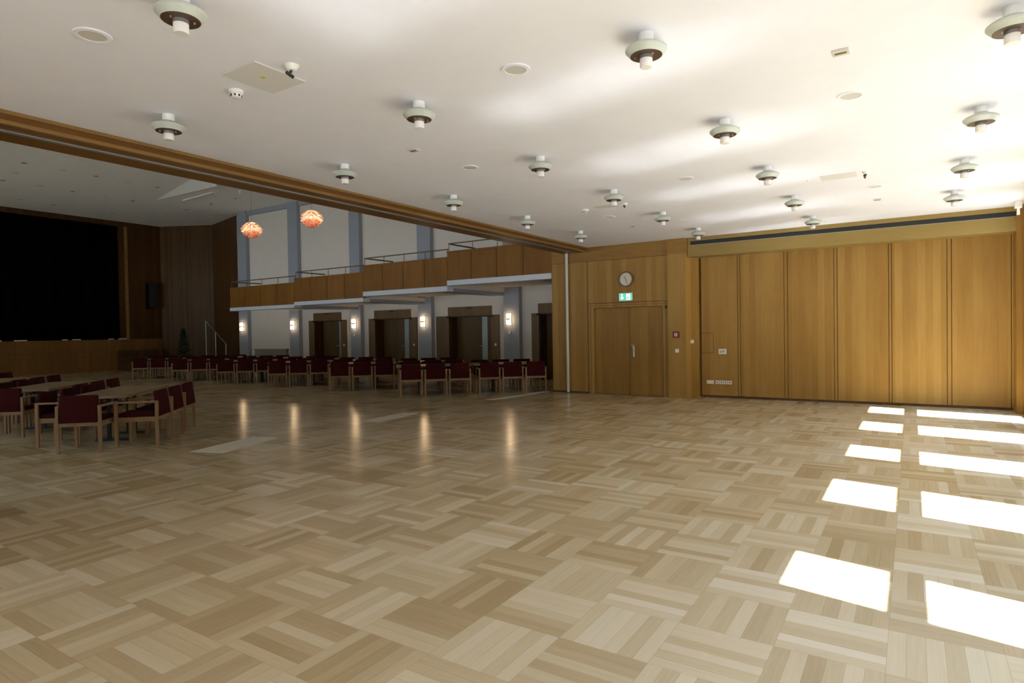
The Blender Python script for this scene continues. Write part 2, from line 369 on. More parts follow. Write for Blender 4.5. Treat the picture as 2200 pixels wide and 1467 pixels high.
lo = bpy.data.objects.new('window_portal', la); C.objects.link(lo); lo.location = (-3.75, YF-0.22, 1.5); lo.rotation_euler = (R(-90), 0, R(180))
for k, (a, b_) in enumerate(added_hwin):
    w = bpy.data.objects.new('window_%d' % (k+1+len(wins)), None); C.objects.link(w); w['kind'] = 'structure'  # windows added out of view to light the hall
    f = MB(); f.box(a, b_, YH-0.2, YH-0.14, 0.3, 0.36).box(a, b_, YH-0.2, YH-0.14, 3.54, 3.6).box(a, a+0.06, YH-0.2, YH-0.14, 0.3, 3.6).box(b_-0.06, b_, YH-0.2, YH-0.14, 0.3, 3.6).box((a+b_)/2-0.03, (a+b_)/2+0.03, YH-0.2, YH-0.14, 0.3, 3.6)
    f.build('window_frame', M['frame'], w)
    MB().box(a+0.05, b_-0.05, YH-0.175, YH-0.168, 0.35, 3.55).build('window_pane', M['glass'], w)  # pane of an added, unseen hall window
    la = bpy.data.lights.new('window_portal', 'AREA'); la.shape = 'RECTANGLE'; la.size = b_-a; la.size_y = 3.3
    la.cycles.is_portal = True
    lo = bpy.data.objects.new('window_portal', la); C.objects.link(lo)
    lo.location = ((a+b_)/2, YH-0.32, 1.95); lo.rotation_euler = (R(-90), 0, R(180))
tr = struct(box('trim_4', M['wood'], 1.545, XR+0.01, 13.98, YB+0.04, 0, ZC-0.002)); tr['label'] = 'oak corner post beside the windows'
o = MB().box(1.46, 1.56, 13.38, 13.48, 3.53, ZC-0.001, 0.01).box(1.49, 1.53, 13.41, 13.45, 3.42, 3.54, 0.006).build('ceiling_sensor', M['plastic'])
tag(o, 'small white sensor hanging in the ceiling corner beside the windows', 'sensor')

# ------------------------------------------------------------------ pole by the opening
pl = thing('slim_pole', 'slim pale upright pole at the end of the oak beam', 'pole', (-7.36, 13.97, 0))
MB().cyl((0, 0, 0), (0, 0, 3.536), 0.036, n=20).build('pole_tube', M['pole'], pl, True)
MB().cyl((0, 0, 0), (0, 0, 0.02), 0.06, n=20).build('pole_foot', M['black'], pl, True)

# ------------------------------------------------------------------ small things on the end walls
ck = thing('wall_clock', 'round cream wall clock above the exit sign', 'clock', (-5.775, YE, 2.80))
rot_y = Matrix.Rotation(R(90), 4, 'X')
def lathe_wall(prof, n=40):
    m_ = MB().lathe(prof, n); bmesh.ops.transform(m_.bm, matrix=rot_y, verts=m_.bm.verts); return m_
lathe_wall([(0, 0), (0.185, 0), (0.185, 0.05), (0.155, 0.05), (0.155, 0.03), (0, 0.03)]).build('clock_rim', M['bronze'], ck, True)
lathe_wall([(0, 0.031), (0.154, 0.031), (0.154, 0.036), (0, 0.036)]).build('clock_face', M['cream'], ck)
MB().box(-0.006, 0.006, -0.041, -0.037, -0.02, 0.085, rot=Matrix.Rotation(R(-35), 4, 'Y')).build('hour_hand', M['bronze'], ck)
MB().box(-0.004, 0.004, -0.044, -0.041, -0.02, 0.125, rot=Matrix.Rotation(R(160), 4, 'Y')).build('minute_hand', M['bronze'], ck)
ex = thing('exit_sign', 'lit green exit sign with a white down arrow above the double door', 'sign', (-5.785, YE, 2.375))
box('sign_box', M['plastic'], -0.17, 0.17, -0.05, 0, -0.095, 0.095, ex, 0.006)
box('sign_face', M['green'], -0.162, 0.162, -0.054, -0.049, -0.087, 0.087, ex)
MB().box(-0.098, -0.068, -0.058, -0.053, -0.02, 0.07).prism([(-0.135, -0.01), (-0.031, -0.01), (-0.083, -0.07)], 'y', -0.058, -0.053).build('sign_arrow', M['exitwhite'], ex)
MB().box(0.025, 0.125, -0.058, -0.053, -0.075, 0.072).build('sign_door', M['exitwhite'], ex)
MB().box(0.060, 0.086, -0.061, -0.057, -0.022, 0.026, rot=Matrix.Rotation(R(18), 4, 'Y'), at=(0, 0, 0)).cyl((0.082, -0.061, 0.042), (0.082, -0.057, 0.042), 0.012, n=12) \
    .box(0.078, 0.112, -0.061, -0.057, -0.034, -0.018).box(0.045, 0.062, -0.061, -0.057, -0.06, -0.018).build('sign_figure', M['green'], ex)
fa = thing('fire_alarm_switch', 'small dark red fire alarm box right of the double door', 'fire alarm', (-4.535, 13.945, 1.455))
box('alarm_box', M['redbox'], -0.075, 0.075, -0.05, 0, -0.075, 0.075, fa, 0.008)
box('alarm_button', M['plastic'], -0.032, 0.032, -0.055, -0.049, -0.035, 0.035, fa, 0.003)
MB().box(-0.012, 0.012, -0.058, -0.054, -0.02, 0.004).prism([(-0.014, 0.006), (0.014, 0.006), (0, 0.022)], 'y', -0.058, -0.054).build('alarm_symbol', M['redbox'], fa)
def switch(x, y, z, w, h, label, name='switch_plate', cat='switch'):
    t = thing(name, label, cat, (x, y, z))
    box('plate', M['plastic'], -w/2, w/2, -0.014, 0, -h/2, h/2, t, 0.003)
    box('rocker', M['lampwhite'], -w*0.33, w*0.33, -0.02, -0.013, -h*0.33, h*0.33, t, 0.002)
    return t
switch(-4.525, 13.945, 1.085, 0.085, 0.085, 'white switch plate under the red fire alarm box')
t = switch(-4.2444, 14.150, 1.29, 0.11, 0.08, 'white switch plate on the narrow oak face beside the folding wall'); t.rotation_euler = (0, 0, R(71.2))
th = thing('control_panel', 'white control panel with a grey display on the folding wall', 'control panel', (-3.625, YB, 1.055))
box('panel_box', M['plastic'], -0.085, 0.085, -0.03, 0, -0.06, 0.06, th, 0.005)
box('display', M['grille'], -0.055, 0.055, -0.033, -0.029, -0.03, 0.035, th, 0.002)
MB().box(-0.05, -0.01, -0.036, -0.032, -0.02, 0.0).box(0.0, 0.05, -0.036, -0.032, 0.01, 0.025).build('display_buttons', M['grey_metal'], th)
sk = thing('blank_outlet_plate', 'wide white outlet plate low on the folding wall, leftmost of the row', 'socket', (-3.905, YB, 0.352), 0)
box('plate', M['plastic'], -0.08, 0.08, -0.014, 0, -0.04, 0.04, sk, 0.003)
for x0, x1 in ((-0.055, -0.03), (0.02, 0.055)): box('outlet_cover', M['cream'], x0, x1, -0.017, -0.013, -0.02, 0.02, sk)
for k in range(4):
    x = -3.745 + 0.092*k
    t = thing('wall_socket', ['white socket beside the wide outlet plate low on the folding wall', 'second white socket right of the wide outlet plate, low on the folding wall',
        'third white socket right of the wide outlet plate, low on the folding wall', 'white socket at the right end of the low row on the folding wall'][k], 'socket', (x, YB, 0.352), 0, 'sockets low on the folding wall')
    box('plate', M['plastic'], -0.041, 0.041, -0.014, 0, -0.041, 0.041, t, 0.003)
    lathe_wall([(0.027, 0.0145), (0.027, 0.018), (0.021, 0.018), (0.021, 0.0145)], 20).build('socket_ring', M['lampwhite'], t)
    lathe_wall([(0, 0.0145), (0.0205, 0.0145), (0.0205, 0.0155), (0, 0.0155)], 20).build('socket_well', M['grey_metal'], t)

# ------------------------------------------------------------------ ceiling lamps
def make_lamp():
    t = thing('ceiling_lamp', '', 'ceiling lamp', (0, 0, ZC), 0, 'white ceiling lamps in four rows')
    MB().lathe([(0, -0.001), (0.052, -0.001), (0.052, -0.058), (0.046, -0.062), (0, -0.062)]).build('mounting_can', M['lampwhite'], t, True)
    MB().lathe([(0.030, -0.060), (0.052, -0.066), (0.075, -0.070), (0.125, -0.092), (0.143, -0.106), (0.143, -0.118), (0.112, -0.154), (0.106, -0.152), (0.135, -0.116), (0.120, -0.098), (0.030, -0.066), (0.030, -0.060)], 40).build('shade', M['enamel'], t, True)
    MB().lathe([(0.108, -0.1545), (0.108, -0.149), (0.03, -0.147), (0.03, -0.1535), (0.108, -0.1545)], 40).build('inner_reflector', M['brown'], t, True)
    MB().lathe([(0.0, -0.15), (0.045, -0.15), (0.045, -0.176), (0.0, -0.176)]).build('lamp_collar', M['grey_metal'], t, True)
    MB().lathe([(0.0, -0.1765), (0.044, -0.1765), (0.044, -0.228), (0.040, -0.234), (0, -0.234)]).build('opal_cylinder', M['opal'], t, True)
    for k in range(3):
        a = 2*math.pi*k/3 + 0.4; MB().cyl((0.075*math.cos(a), 0.075*math.sin(a), -0.160), (0.075*math.cos(a), 0.075*math.sin(a), -0.171), 0.006, n=8).build('screw', M['steel'], t)
    return t
ceil_lamp = make_lamp()
ALL = list(bpy.data.objects)
lamp_cols = [(-5.77, [3.12+2.12*k for k in range(5)], 'beside the oak beam'), (-3.68, [2.08+2.14*k for k in range(6)], 'second from the oak beam'),
             (-1.545, [4.16+2.15*k for k in range(5)], 'third from the oak beam'), (0.555, [5.19+2.19*k for k in range(4)], 'nearest the windows')]
NEAR = ['nearest', 'second nearest', 'third nearest', 'fourth nearest', 'fifth nearest', 'farthest']
first = True
for cx_, ys, nm in lamp_cols:
    for k, yy in enumerate(ys):
        w = 'farthest' if k == len(ys)-1 else NEAR[k]
        lab = 'white ceiling lamp, %s in the row %s' % (w, nm)
        if first: ceil_lamp.location = (cx_, yy, ZC); ceil_lamp['label'] = lab; first = False
        else: dup(ceil_lamp, (cx_, yy, ZC), random.uniform(0, 6), lab)

# round ceiling speakers
sp_ = thing('ceiling_speaker', '', 'ceiling speaker', (0, 0, ZC), 0, 'round ceiling speakers')
MB().lathe([(0.085, 0), (0.115, 0), (0.113, -0.008), (0.085, -0.010), (0.085, 0)], 40).build('speaker_ring', M['white'], sp_, True)
MB().lathe([(0, -0.005), (0.086, -0.005), (0.086, -0.001), (0, -0.001)], 40).build('speaker_grille', M['grille'], sp_)
ALL = list(bpy.data.objects)
spk = [(-4.655, 2.02, 'left of the nearest ceiling lamps, by the beam'), (-2.6, 4.13, 'in the middle of the ceiling, nearest of its kind there'), (-0.45, 6.31, 'on the window side, nearer of two'),
       (-4.63, 6.24, 'on the beam side, behind the access panel and lamps'), (-2.6, 8.44, 'in the middle of the ceiling, farther of two'), (-0.45, 10.62, 'on the window side, farther of two'),
       (-4.63, 10.47, 'on the beam side, farthest of its row')]
for k, (x, y, w) in enumerate(spk):
    lab = 'round grey ceiling speaker ' + w
    if k == 0: sp_.location = (x, y, ZC); sp_['label'] = lab
    else: dup(sp_, (x, y, ZC), 0, lab)
# small square outlets
sq = thing('ceiling_outlet', '', 'ceiling outlet', (0, 0, ZC), 0, 'small square ceiling outlets')
MB().box(-0.055, 0.055, -0.055, 0.055, -0.012, 0, 0.003).build('outlet_cover', M['grille'], sq)
MB().box(-0.04, 0.04, -0.012, 0.012, -0.016, -0.011).build('outlet_slot', M['bronze'], sq)
ALL = list(bpy.data.objects)
for k, (x, y, w) in enumerate([(-4.69, 5.27, 'on the beam side, between the two nearest lamp rows'), (-0.44, 5.27, 'on the window side, nearest of all'), (-4.66, 11.66, 'far down the beam side'), (-0.47, 11.75, 'far down the window side')]):
    lab = 'small square ceiling outlet ' + w
    if k == 0: sq.location = (x, y, ZC); sq['label'] = lab
    else: dup(sq, (x, y, ZC), 0, lab)
# access panels
ap = thing('ceiling_access_panel', 'square ceiling access panel with a yellow sticker, nearest', 'access panel', (-4.33, 3.11, ZC), 0, 'ceiling access panels')
box('panel_plate', M['panel'], -0.215, 0.215, -0.235, 0.235, -0.008, -0.0005, ap, 0.002)
MB().lathe([(0, -0.0095), (0.02, -0.0095), (0.02, -0.0075), (0, -0.0075)], 20, at=(0.015, -0.02, 0)).build('yellow_sticker', M['yellow'], ap)
for x, y, sx, sy, w in ((-0.84, 9.61, 0.22, 0.14, 'square ceiling access panel on the window side'), (-4.24, 9.52, 0.2, 0.12, 'square ceiling access panel far down the beam side')):
    a2 = thing('ceiling_access_panel', w, 'access panel', (x, y, ZC), 0, 'ceiling access panels')
    box('panel_plate', M['panel'], -sx, sx, -sy, sy, -0.008, -0.0005, a2, 0.002)
# smoke detectors
def detector(x, y, label):
    t = thing('smoke_detector', label, 'smoke detector', (x, y, ZC), 0, 'white smoke detectors')
    MB().lathe([(0, 0), (0.06, 0), (0.058, -0.02), (0.045, -0.03), (0.04, -0.055), (0.03, -0.062), (0, -0.062)], 28).build('detector_body', M['plastic'], t, True)
    b = MB()
    for k in range(8):
        a = 2*math.pi*k/8; b.box(-0.006, 0.006, 0.040, 0.046, -0.052, -0.036, rot=Matrix.Rotation(a, 4, 'Z'))
    b.build('detector_vents', M['black'], t)
detector(-4.75, 3.14, 'white smoke detector beside the nearest access panel')
detector(-4.67, 9.58, 'white smoke detector far down the beam side')
def ceiling_cam(x, y, label, s=1.0):
    t = thing('ceiling_spotlight', label, 'spotlight', (x, y, ZC), R(200))
    MB().lathe([(0, 0), (0.055*s, 0), (0.03*s, -0.035*s), (0, -0.04*s)], 20).build('spot_base', M['lampwhite'], t, True)
    MB().cyl((0, 0, -0.03*s), (0.02*s, 0, -0.065*s), 0.010*s).cyl((0.01*s, -0.035*s, -0.075*s), (0.035*s, 0.02*s, -0.055*s), 0.013*s).build('spot_arm', M['black'], t)
ceiling_cam(-3.96, 3.09, 'small white ceiling fitting with a dark arm right of the yellow-stickered panel')
ceiling_cam(-0.5, 9.54, 'small white ceiling fitting with a dark arm right of the window side panel')
ceiling_cam(-3.92, 9.52, 'small white ceiling fitting beside the far beam side panel', 0.8)
o = MB().lathe([(0, 0), (0.025, 0), (0.02, -0.012), (0, -0.014)], 14, at=(-1.22, 9.63, ZC)).build('ceiling_button', M['plastic']); tag(o, 'tiny white ceiling button left of the window side access panel', 'sensor')

# ------------------------------------------------------------------ gallery wall, pilasters, doors
PX = [(-11.351, -10.744), (-15.086, -14.467), (-18.619, -18.056), (-22.365, -21.746), (-25.965, -25.312)]
DOORS = [(-10.091, -8.1), (-13.793, -11.959), (-17.438, -15.615), (-20.97, -19.35)]
gw = MB(); spans = sorted(DOORS); x = -26.2
for a, b_ in spans:
    gw.box(x, a, YG, YG+0.7, 0, 2.18); gw.box(a, b_, YG, YG+0.7, 2.16, 2.18); gw.box(a-0.05, b_+0.05, YG+0.6, YG+0.7, 0, 2.17); x = b_
gw.box(x, -5.0, YG, YG+0.7, 0, 2.18); gw.box(-26.2, -5.0, YG, YG+0.3, 2.18, ZH)
wg = struct(gw.build('wall_gallery', M['hallwhite']))
struct(box('wall_gallery_top', M['bluegrey'], -25.96, -7.5, YG-0.11, YG+0.01, 7.02, ZH-0.001)).name = 'trim_5'
for k, (a, b_) in enumerate(PX):
    p = struct(MB().box(a, b_, YG-0.18, YG+0.01, 0, ZH-0.002).build('trim_%d' % (6+k), M['bluegrey'])); p['label'] = 'blue-grey pilaster on the gallery wall'
for k, (a, b_) in enumerate(DOORS):
    d = bpy.data.objects.new('door_%d' % (k+2), None); C.objects.link(d); d['kind'] = 'structure'
    jl = a - (0.58 if k == 1 else 0.34 if k else 0.28); jr = b_ + 0.33
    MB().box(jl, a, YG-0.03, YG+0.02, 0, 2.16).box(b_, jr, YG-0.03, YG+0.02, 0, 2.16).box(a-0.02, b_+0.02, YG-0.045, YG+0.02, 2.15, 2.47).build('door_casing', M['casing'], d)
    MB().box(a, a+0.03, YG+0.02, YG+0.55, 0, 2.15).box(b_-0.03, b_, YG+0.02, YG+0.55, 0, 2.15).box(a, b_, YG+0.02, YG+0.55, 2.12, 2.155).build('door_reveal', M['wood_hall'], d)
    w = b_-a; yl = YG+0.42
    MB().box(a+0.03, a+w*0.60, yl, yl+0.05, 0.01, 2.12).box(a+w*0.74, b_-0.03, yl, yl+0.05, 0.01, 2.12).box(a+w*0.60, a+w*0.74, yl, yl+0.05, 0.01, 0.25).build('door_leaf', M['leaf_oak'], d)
    MB().box(a+w*0.60, a+w*0.74, yl+0.02, yl+0.03, 0.25, 2.12).build('door_glass', M['pane'], d)
    MB().cyl((a+w*0.60+0.02, yl+0.02, 1.1), (a+w*0.60+0.02, yl-0.05, 1.1), 0.012).cyl((a+w*0.60-0.05, yl-0.05, 1.1), (a+w*0.60+0.10, yl-0.05, 1.1), 0.012).build('door_handle', M['steel'], d, True)
    MB().box((a+b_)/2-0.09, (a+b_)/2+0.09, YG-0.09, YG-0.045, 2.39, 2.435, 0.005).build('door_closer', M['black'], d)
    MB().box(a-0.07, a-0.02, YG-0.08, YG-0.03, 2.09, 2.16, 0.005).box(b_+0.02, b_+0.07, YG-0.08, YG-0.03, 2.09, 2.16, 0.005).build('door_catch', M['black'], d)
    if k in (1, 2, 3):
        t = thing('light_switch', 'small pale switch on the right casing of the %s gallery door from the right' % ORD[k], 'switch', (jr-0.16, YG-0.03, 1.15), 0, 'switches by the gallery doors')
        box('plate', M['plastic'], -0.035, 0.035, -0.012, 0, -0.04, 0.04, t, 0.003)
rd = thing('radiator', 'low grey radiator under the blank white bay of the gallery wall', 'radiator', (-23.8, YG, 0))
MB().box(-1.1, 1.1, -0.14, -0.02, 0.15, 0.95, 0.01).build('radiator_body', M['fabricgrey'], rd)
MB().box(-1.14, 1.14, -0.17, 0, 0.95, 0.98, 0.005).build('radiator_shelf', M['fabricgrey'], rd)
MB().box(-1.0, -0.95, -0.12, -0.04, 0, 0.16).box(0.95, 1.0, -0.12, -0.04, 0, 0.16).build('radiator_feet', M['fabricgrey'], rd)

# sconces
def sconce(x, label):
    t = thing('wall_sconce', label, 'wall lamp', (x, YG-0.18, 1.99), 0, 'lit wall lamps on the pilasters')
    box('back_plate', M['steel'], -0.03, 0.085, -0.02, 0, -0.2, 0.2, t, 0.003)
    for s in (1, -1):
        g = MB()
        for zz in (0.062, 0.135): g.lathe([(0, zz-0.034), (0.052, zz-0.034), (0.062, zz), (0.052, zz+0.034), (0, zz+0.034)], 20)
        if s < 0:
            for v in g.bm.verts: v.co.z = -v.co.z
        bmesh.ops.transform(g.bm, matrix=Matrix.Translation((0, -0.085, 0.0)), verts=g.bm.verts)
        bmesh.ops.recalc_face_normals(g.bm, faces=g.bm.faces)
        g.build('glass_shade', M['glow'], t, True)
    MB().cyl((0, -0.02, 0), (0, -0.085, 0), 0.02).lathe([(0, -0.02), (0.04, -0.02), (0.04, 0.02), (0, 0.02)], 16, at=(0, -0.085, 0)).build('bracket', M['bronze'], t)
for k, (a, b_) in enumerate(PX):
    sconce((a+b_)/2 + (-0.07 if k == 0 else -0.05), 'lit wall lamp on the %s blue-grey pilaster from the right' % ORD[k])
for k in (0, 2):
    a, b_ = PX[k]
    o = MB().box(-0.04, 0.04, -0.04, 0, -0.05, 0.05, 0.01).build('wall_mount_sensor', M['plastic'], None, False, ((a+b_)/2-0.06, YG-0.18, 1.545)); tag(o, 'small white box under the lamp on the %s pilaster from the right' % ORD[k], 'sensor')

# balcony in four rising sections
secs = [(-21.938, -18.135, 2.534, 2.657, 3.423), (-18.135, -14.737, 2.612, 2.736, 3.558), (-14.737, -11.295, 2.781, 2.927, 3.771), (-11.295, -7.84, 2.939, 3.085, 3.929)]
NMS = ['lowest oak balcony section at the far left', 'second oak balcony section from the left, one step up', 'third oak balcony section from the left', 'highest oak balcony section beside the end wall']
YB0 = 14.08
for k, (x0, x1, zf, zw, zt) in enumerate(secs):
    t = thing('balcony_section', NMS[k] + ' of the gallery', 'balcony', ((x0+x1)/2, YB0, zf), 0, 'stepped balcony sections of the gallery')
    hw = (x1-x0)/2
    def bx(name, m, a, b_, c, d_, e, f_, par=t, bev=0.0): return box(name, m, a, b_, c, d_, e-zf, f_-zf, par, bev)
    bx('fascia', M['fascia'], -hw, hw, -0.05, 0.25, zf, zw)
    bx('balcony_slab', M['hallwhite'], -hw, hw, 0.25, YG-YB0-0.185, zf+0.10, zw+0.1)
    bx('crossbeam', M['bluegrey'], hw-0.56, hw-0.04, 0.25, YG-YB0-0.185, zf, zf+0.11)
    bx('upstand', M['wood_dark'], -hw, hw, -0.005, 0.06, zw, zt-0.02)
    n = 4; pw = 2*hw/n
    for q in range(n):
        bx('balcony_panel', M['wood_balcony'], -hw+pw*q+0.008, -hw+pw*(q+1)-0.008, -0.035, -0.005, zw+0.004, zt-0.045, t, 0.003)
    bx('cap_rail', M['wood_balcony'], -hw+0.002, hw-0.002, -0.045, 0.1, zt-0.045, zt, t, 0.004)
    rl = MB().cyl((-hw+0.03, 0.03, zt+0.225-zf), (hw, 0.03, zt+0.225-zf), 0.018, n=10).cyl((-hw+0.03, 0.03, zt+0.225-zf), (-hw+0.03, 1.3, zt+0.225-zf), 0.022, n=10).build('handrail', M['bronze'], t, True)
    for q in range(n+1):
        xx = -hw+0.03+(2*hw-0.06)*q/n
        MB().cyl((xx, 0.03, zt-0.01-zf), (xx, 0.03, zt+0.225-zf), 0.010, n=8).build('rail_post', M['bronze'], t)

# ------------------------------------------------------------------ stage end of the hall
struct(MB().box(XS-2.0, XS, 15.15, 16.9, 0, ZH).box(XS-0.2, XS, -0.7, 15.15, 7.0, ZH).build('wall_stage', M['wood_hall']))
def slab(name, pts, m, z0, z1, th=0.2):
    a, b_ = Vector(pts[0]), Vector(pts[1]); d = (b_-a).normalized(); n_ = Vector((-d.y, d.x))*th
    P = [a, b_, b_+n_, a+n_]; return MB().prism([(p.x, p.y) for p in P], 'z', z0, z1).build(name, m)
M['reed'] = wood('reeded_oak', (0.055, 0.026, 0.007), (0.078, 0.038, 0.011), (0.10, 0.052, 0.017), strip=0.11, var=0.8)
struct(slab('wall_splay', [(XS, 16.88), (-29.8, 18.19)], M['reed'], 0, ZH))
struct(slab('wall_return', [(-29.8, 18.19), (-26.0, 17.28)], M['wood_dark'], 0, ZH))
struct(box('trim_11', M['wood_trim'], XS, XS+0.03, 15.15, 15.29, 1.5, 7.0))
M['apron'] = wood('apron_oak', (0.15, 0.07, 0.018), (0.20, 0.095, 0.025), (0.25, 0.125, 0.035), strip=0.6)
ap_ = MB().box(XS-2.0, XS+0.04, -0.7, 16.85, 0, 1.50).build('stage_apron', M['apron']); struct(ap_); ap_.name = 'wall_apron'
jl = MB()
for y in (3.0, 6.6, 10.1, 13.55, 14.45): jl.box(XS+0.03, XS+0.044, y-0.008, y+0.008, 0.03, 0.94)
jl.box(XS+0.03, XS+0.044, 3, 13.55, 0.93, 0.945)
jl.build('apron_joints', M['wood_dark'], ap_)
cu = thing('stage_curtain', 'black stage curtain closing the wide stage opening', 'curtain', (XS-0.6, 2.6, 1.5))
cm = MB(); pts = []; n = 110
for k in range(n+1):
    y = -3.0 + 15.6*k/n; pts.append((0.06*math.sin(k*1.7), y))
t_ = bmesh.new(); A = [t_.verts.new((p[0], p[1], 0)) for p in pts]; B = [t_.verts.new((p[0], p[1], 5.6)) for p in pts]
for k in range(n): t_.faces.new((A[k], A[k+1], B[k+1], B[k]))
bmesh.ops.solidify(t_, geom=list(t_.faces), thickness=0.02)
cm._add(t_); cm.build('curtain_cloth', M['void'], cu)
struct(box('wall_stage_back', M['void'], XS-2.4, XS-2.0, -0.7, 17, 0, ZH))
for k, (y, w, nm) in enumerate([(10.0, 0.40, 'leftmost in view'), (10.87, 0.45, 'second from the left'), (12.53, 0.2, 'third from the left'), (13.0, 0.32, 'fourth from the left'), (14.47, 0.22, 'second from the right'), (14.98, 0.34, 'at the right end of the stage')]):
    o = MB().box(-0.09, 0.0, -w/2, w/2, 0, 0.045, 0.006).build('footlight', M['plastic'], None, False, (XS+0.02, y, 1.501)); tag(o, 'pale footlight strip on the stage edge, ' + nm, 'footlight', 'footlights along the stage edge')
wsp = thing('wall_speaker', 'tall black loudspeaker on the wood wall right of the stage', 'loudspeaker', (XS, 16.33, 3.65))
box('speaker_cabinet', M['void'], 0, 0.28, -0.22, 0.22, -0.64, 0.64, wsp, 0.01)
box('speaker_front', M['slot'], 0.28, 0.29, -0.2, 0.2, -0.62, 0.62, wsp)
stp = thing('stage_steps', 'low dark wooden steps at the right end of the stage front', 'steps', (XS, 15.65, 0))
for q in range(3): box('step', M['wood_dark'], 0.042, 1.15-0.36*q, -0.95, 0.82, 0.32*q+0.001*q, 0.32*(q+1), stp, 0.004)
pt = thing('potted_conifer', 'dark green conifer in a pot before the reeded wood wall', 'potted plant', (-29.6, 16.45, 0))
MB().lathe([(0, 0), (0.2, 0), (0.26, 0.4), (0.23, 0.4), (0.2, 0.36), (0, 0.36)], 24).build('pot', M['pot'], pt, True)
MB().cyl((0, 0, 0.3), (0, 0, 1.75), 0.03, 0.008, n=8).build('stem', M['wood_dark'], pt)
lf = MB(); rr = random.Random(3)
tt = bmesh.new()
for k in range(900):
    z = 0.45+1.5*rr.random()**1.15; rad = 0.38*(1-((z-0.45)/1.52)**1.3)*math.sqrt(rr.random())+0.015; a = rr.uniform(0, 6.283)
    p = Vector((rad*math.cos(a), rad*math.sin(a), z)); d = Vector((math.cos(a), math.sin(a), 0.9)).normalized(); sdv = Vector((-math.sin(a), math.cos(a), 0))
    l_ = rr.uniform(0.07, 0.13); w_ = 0.022
    vs = [tt.verts.new(p - sdv*w_), tt.verts.new(p + sdv*w_), tt.verts.new(p + d*l_)]; tt.faces.new(vs)
lf._add(tt); lf.build('foliage', M['leaf'], pt)
hr = thing('stair_handrail', 'slim metal stair handrail sloping down beside the conifer', 'handrail', (-27.6, 16.9, 0))
MB().cyl((-0.83, 0, 2.33), (0.83, 0, 1.19), 0.022, n=10).build('sloping_rail', M['steel'], hr, True)
for x, z0, z1 in ((-0.81, 0, 2.3), (-0.02, 0, 1.76), (0.79, 0, 1.2)):
    MB().cyl((x, 0, z0), (x, 0, z1), 0.015, n=8).build('rail_post', M['steel'], hr)

# hall ceiling: recessed spots and the wedge-shaped ceiling step
dark = [(-23.81, 8.24), (-23.81, 10.32), (-23.81, 12.4), (-26.98, 8.7), (-26.98, 10.87), (-26.98, 13.04), (-30.33, 11.49), (-30.35, 13.77), (-28.66, 15.34), (-27.03, 15.34), (-25.07, 15.29), (-23.26, 15.25), (-30.35, 15.85)]
lite = [(-23.81, 9.3), (-23.81, 11.37), (-25.41, 8.56), (-26.91, 9.78), (-26.91, 11.96), (-30.2, 10.31), (-30.24, 12.65), (-30.18, 14.78)]
def spot_label(x, y, kind, pts):
    same = sorted([p[1] for p in pts if abs(p[0]-x) < 0.34])
    row = sorted(set(round(p[0]) for p in pts))
    if y > 15 and kind == 'dark':
        q = sorted([p[0] for p in pts if p[1] > 15]).index(x); return '%s dark recessed spot from the left, hall ceiling line beside the gallery' % ORD[q]
    nm = {-24: 'nearest the beam', -25: 'between the first two lines', -27: 'in the middle', -30: 'nearest the stage'}[round(x)]
    return '%s %s recessed spot from the left, hall ceiling line %s' % (ORD[same.index(y)], kind, nm)
for kind, pts, mm in (('dark', dark, 'black'), ('bright', lite, 'plastic')):
    proto = None
    for x, y in pts:
        lab = spot_label(x, y, kind, pts)
        if proto is None:
            proto = thing('recessed_spot', lab, 'recessed spot', (x, y, ZH), 0, kind + ' recessed spots in the hall ceiling')
            MB().lathe([(0.06, 0), (0.085, 0), (0.083, -0.012), (0.06, -0.012), (0.06, 0)], 20).build('spot_ring', M['grille'], proto)
            MB().lathe([(0, -0.004), (0.061, -0.004), (0.061, -0.001), (0, -0.001)] if kind == 'dark' else [(0, -0.02), (0.04, -0.014), (0.061, -0.001), (0, -0.001)], 20).build('spot_lens', M[mm], proto)
            ALL = list(bpy.data.objects)
        else: dup(proto, (x, y, ZH), 0, lab)
wd = thing('ceiling_wedge', 'pale wedge-shaped step in the hall ceiling beside the beam', 'ceiling step', (-22.5, 13.5, ZH))
wm = MB(); wv = [wm.bm.verts.new(v) for v in ((-3.64, 0.03, -0.001), (2.54, -1.43, -0.001), (2.54, -1.10, -0.50), (2.54, -1.0, -0.001))]
for q in ((0, 1, 2), (0, 2, 3), (0, 3, 1), (1, 3, 2)): wm.bm.faces.new([wv[i] for i in q])
bmesh.ops.recalc_face_normals(wm.bm, faces=wm.bm.faces)
wm.build('wedge_plate', M['plastic'], wd)
MB().prism([(-2.7, 0.74), (-0.4, 0.67), (-0.4, 0.52), (-2.7, 0.63)], 'z', -0.05, -0.001).build('light_slot', M['plastic'], wd)
o = MB().lathe([(0, 0), (0.06, 0), (0.05, -0.05), (0.03, -0.14), (0, -0.15)], 18, at=(-21.9, 14.55, ZH)).build('hall_detector', M['plastic']); tag(o, 'small white detector on the hall ceiling beside the beam', 'smoke detector')

